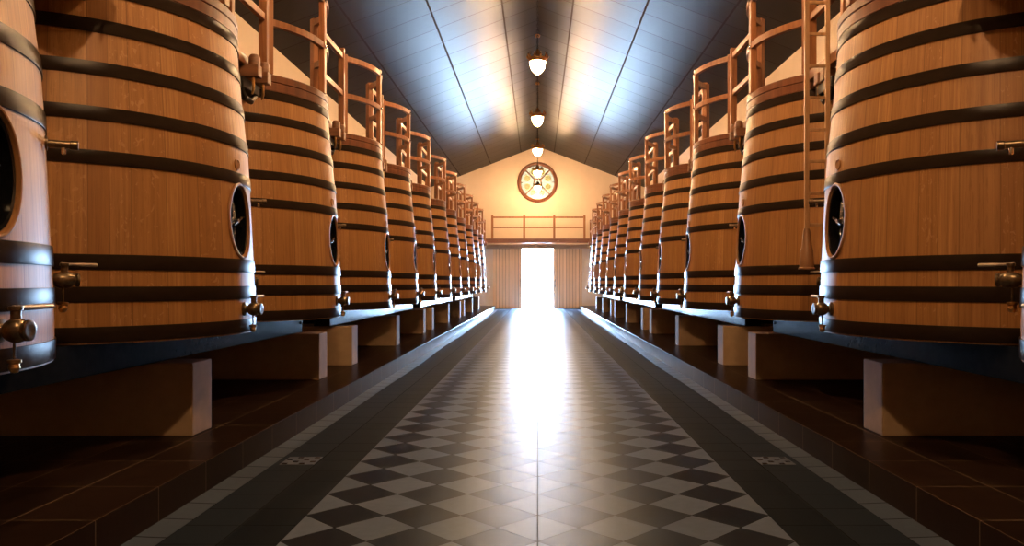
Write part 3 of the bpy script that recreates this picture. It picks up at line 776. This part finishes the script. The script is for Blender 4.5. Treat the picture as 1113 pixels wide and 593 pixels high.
# ------------------------------------------------------------------ pendant lanterns along the ridge
LAMP_Z = 6.02
LAMP_Y = [0.4, 5.75, 11.05, 16.35, 21.8, 27.0, 32.3, 37.4]
def make_lantern():
    root = empty('pendant_lantern')
    bm = bmesh.new()
    lathe(bm, [(0, -0.235), (0.03, -0.232), (0.075, -0.205), (0.12, -0.15), (0.150, -0.07), (0.158, 0.0), (0.152, 0.045), (0.0, 0.05)], 28)
    mesh_obj('glass_bowl', bm, GLOBE, root, True)
    bm = bmesh.new()
    lathe(bm, [(0.160, 0.020), (0.178, 0.020), (0.186, 0.05), (0.180, 0.075), (0.200, 0.09), (0.200, 0.105), (0.11, 0.15), (0.06, 0.20), (0.035, 0.26), (0.02, 0.30), (0.0, 0.30), (0.0, 0.12), (0.155, 0.06)], 28, close=False)
    cr = mesh_obj('crown', bm, LANT, root, True)
    for k in range(10):
        a = 2 * PI * k / 10; p = Vector((0.196 * cos(a), 0.196 * sin(a), 0.095)); q = Vector((cos(a), sin(a), 0))
        bm = bmesh.new(); tube(bm, [p, p + q * 0.022 + Vector((0, 0, 0.05)), p + q * 0.012 + Vector((0, 0, 0.095)), p - q * 0.004 + Vector((0, 0, 0.12))], [0.022, 0.026, 0.016, 0.004], 8); mesh_obj('crown_point', bm, LANT, cr, True)
    bm = bmesh.new(); z = 0.30; k = 0
    top = RIDGE_Z - LAMP_Z - 0.05
    while z < top - 0.03:
        t = bmesh.new()
        pts = [(0.016 * cos(2 * PI * j / 10), 0.0, z + 0.03 + 0.038 * sin(2 * PI * j / 10)) for j in range(11)]
        tube(t, pts, 0.006, 5)
        if k % 2: bmesh.ops.rotate(t, cent=(0, 0, 0), matrix=Matrix.Rotation(PI / 2, 3, 'Z'), verts=t.verts[:])
        merge(bm, t); z += 0.06; k += 1
    mesh_obj('chain', bm, IRON, root, True)
    bm = bmesh.new(); lathe(bm, [(0, top - 0.05), (0.03, top - 0.05), (0.07, top - 0.02), (0.08, top + 0.04), (0, top + 0.04)], 16); mesh_obj('ceiling_rose', bm, LANT, root, True)
    return root
proto = make_lantern()
names = {3: 'uppermost glowing gilt lantern hanging from the ridge in view', 4: 'gilt crowned lantern on a chain, second down from the top of view', 5: 'glowing lantern hanging just above the round window', 6: 'small distant lantern hanging in front of the round window', 7: 'farthest lantern, hanging over the gallery before the window centre'}
for i, y in enumerate(LAMP_Y):
    o = proto if i == 0 else copy_tree(proto)
    o.location = (0, y, LAMP_Z)
    if i in names: lab = names[i]
    else: lab = ['lantern hanging straight above the camera', 'lantern hanging level with the second pair of vats', 'lantern hanging level with the fourth pair of vats'][i]
    tag(o, lab, 'lantern', 'pendant lanterns along the ridge')

# ------------------------------------------------------------------ floor drains
def drain(x, y, sx, sy, lab):
    r = empty('floor_drain', (x, y, 0.0))
    bm = bmesh.new(); box(bm, -sx, sx, -sy, sy, 0.0005, 0.004, 0.0012); pl = mesh_obj('plate', bm, simple('drain_metal', (0.045, 0.055, 0.07), 0.45, 0.0) if 'drain_metal' not in bpy.data.materials else bpy.data.materials['drain_metal'], r)
    nx, ny = 4, 4
    for i in range(nx):
        for j in range(ny):
            if (i + j) % 2: continue
            bm = bmesh.new(); cx, cy = -sx + sx * (2 * i + 1) / nx, -sy + sy * (2 * j + 1) / ny
            box(bm, cx - sx / nx * 0.62, cx + sx / nx * 0.62, cy - sy / ny * 0.62, cy + sy / ny * 0.62, 0.0035, 0.0046); mesh_obj('slot', bm, BLACK, pl)
    tag(r, lab, 'floor drain', 'metal floor drains')
drain(-1.75, 5.66, 0.125, 0.125, 'square metal drain set in the dark tile border on the left')
drain(1.75, 5.66, 0.125, 0.125, 'square metal drain set in the dark tile border on the right')
drain(-1.75, 38.0, 0.20, 0.35, 'dark drain grating at the far end of the left gutter')
drain(1.75, 38.0, 0.20, 0.35, 'dark drain grating at the far end of the right gutter')

# ------------------------------------------------------------------ daylight outside, camera
w = bpy.data.worlds.new('daylight'); C.world = w; w.use_nodes = True
bg = w.node_tree.nodes['Background']; bg.inputs[0].default_value = (0.42, 0.66, 1.0, 1); bg.inputs[1].default_value = 380.0
pl = bpy.data.lights.new('door_portal', 'AREA'); pl.shape = 'RECTANGLE'; pl.size = 1.72; pl.size_y = 3.1; pl.cycles.is_portal = True
po = bpy.data.objects.new('door_portal', pl); COL.objects.link(po); po.location = (0, END_Y + 0.30, 1.55); po.rotation_euler = (-PI / 2, 0, 0)
sn = bpy.data.lights.new('sun', 'SUN'); sn.energy = 190.0; sn.angle = 0.01; sn.color = (0.58, 0.78, 1.0)
so = bpy.data.objects.new('sun', sn); COL.objects.link(so); so.location = (0, 20, 40); so.rotation_euler = (math.radians(22), 0, 0)

cam = bpy.data.cameras.new('camera'); co = bpy.data.objects.new('camera', cam); COL.objects.link(co)
co.location = (0, 0, CAM_Z); co.rotation_euler = (PI / 2, 0, 0)
cam.sensor_fit = 'HORIZONTAL'; cam.sensor_width = 36.0; cam.lens = 830.0 / 1113 * 36.0
cam.shift_x = -27.8 / 1113; cam.shift_y = 11.0 / 1113; cam.clip_end = 300; cam.clip_start = 0.05
C.camera = co
C.view_settings.view_transform = 'Standard'; C.view_settings.look = 'None'; C.view_settings.gamma = 1.0
C.view_settings.exposure = 0.0; C.view_settings.use_curve_mapping = False
C.cycles.max_bounces = 8; C.cycles.diffuse_bounces = 3; C.cycles.glossy_bounces = 4; C.cycles.sample_clamp_indirect = 20.0
C.cycles.use_denoising = True
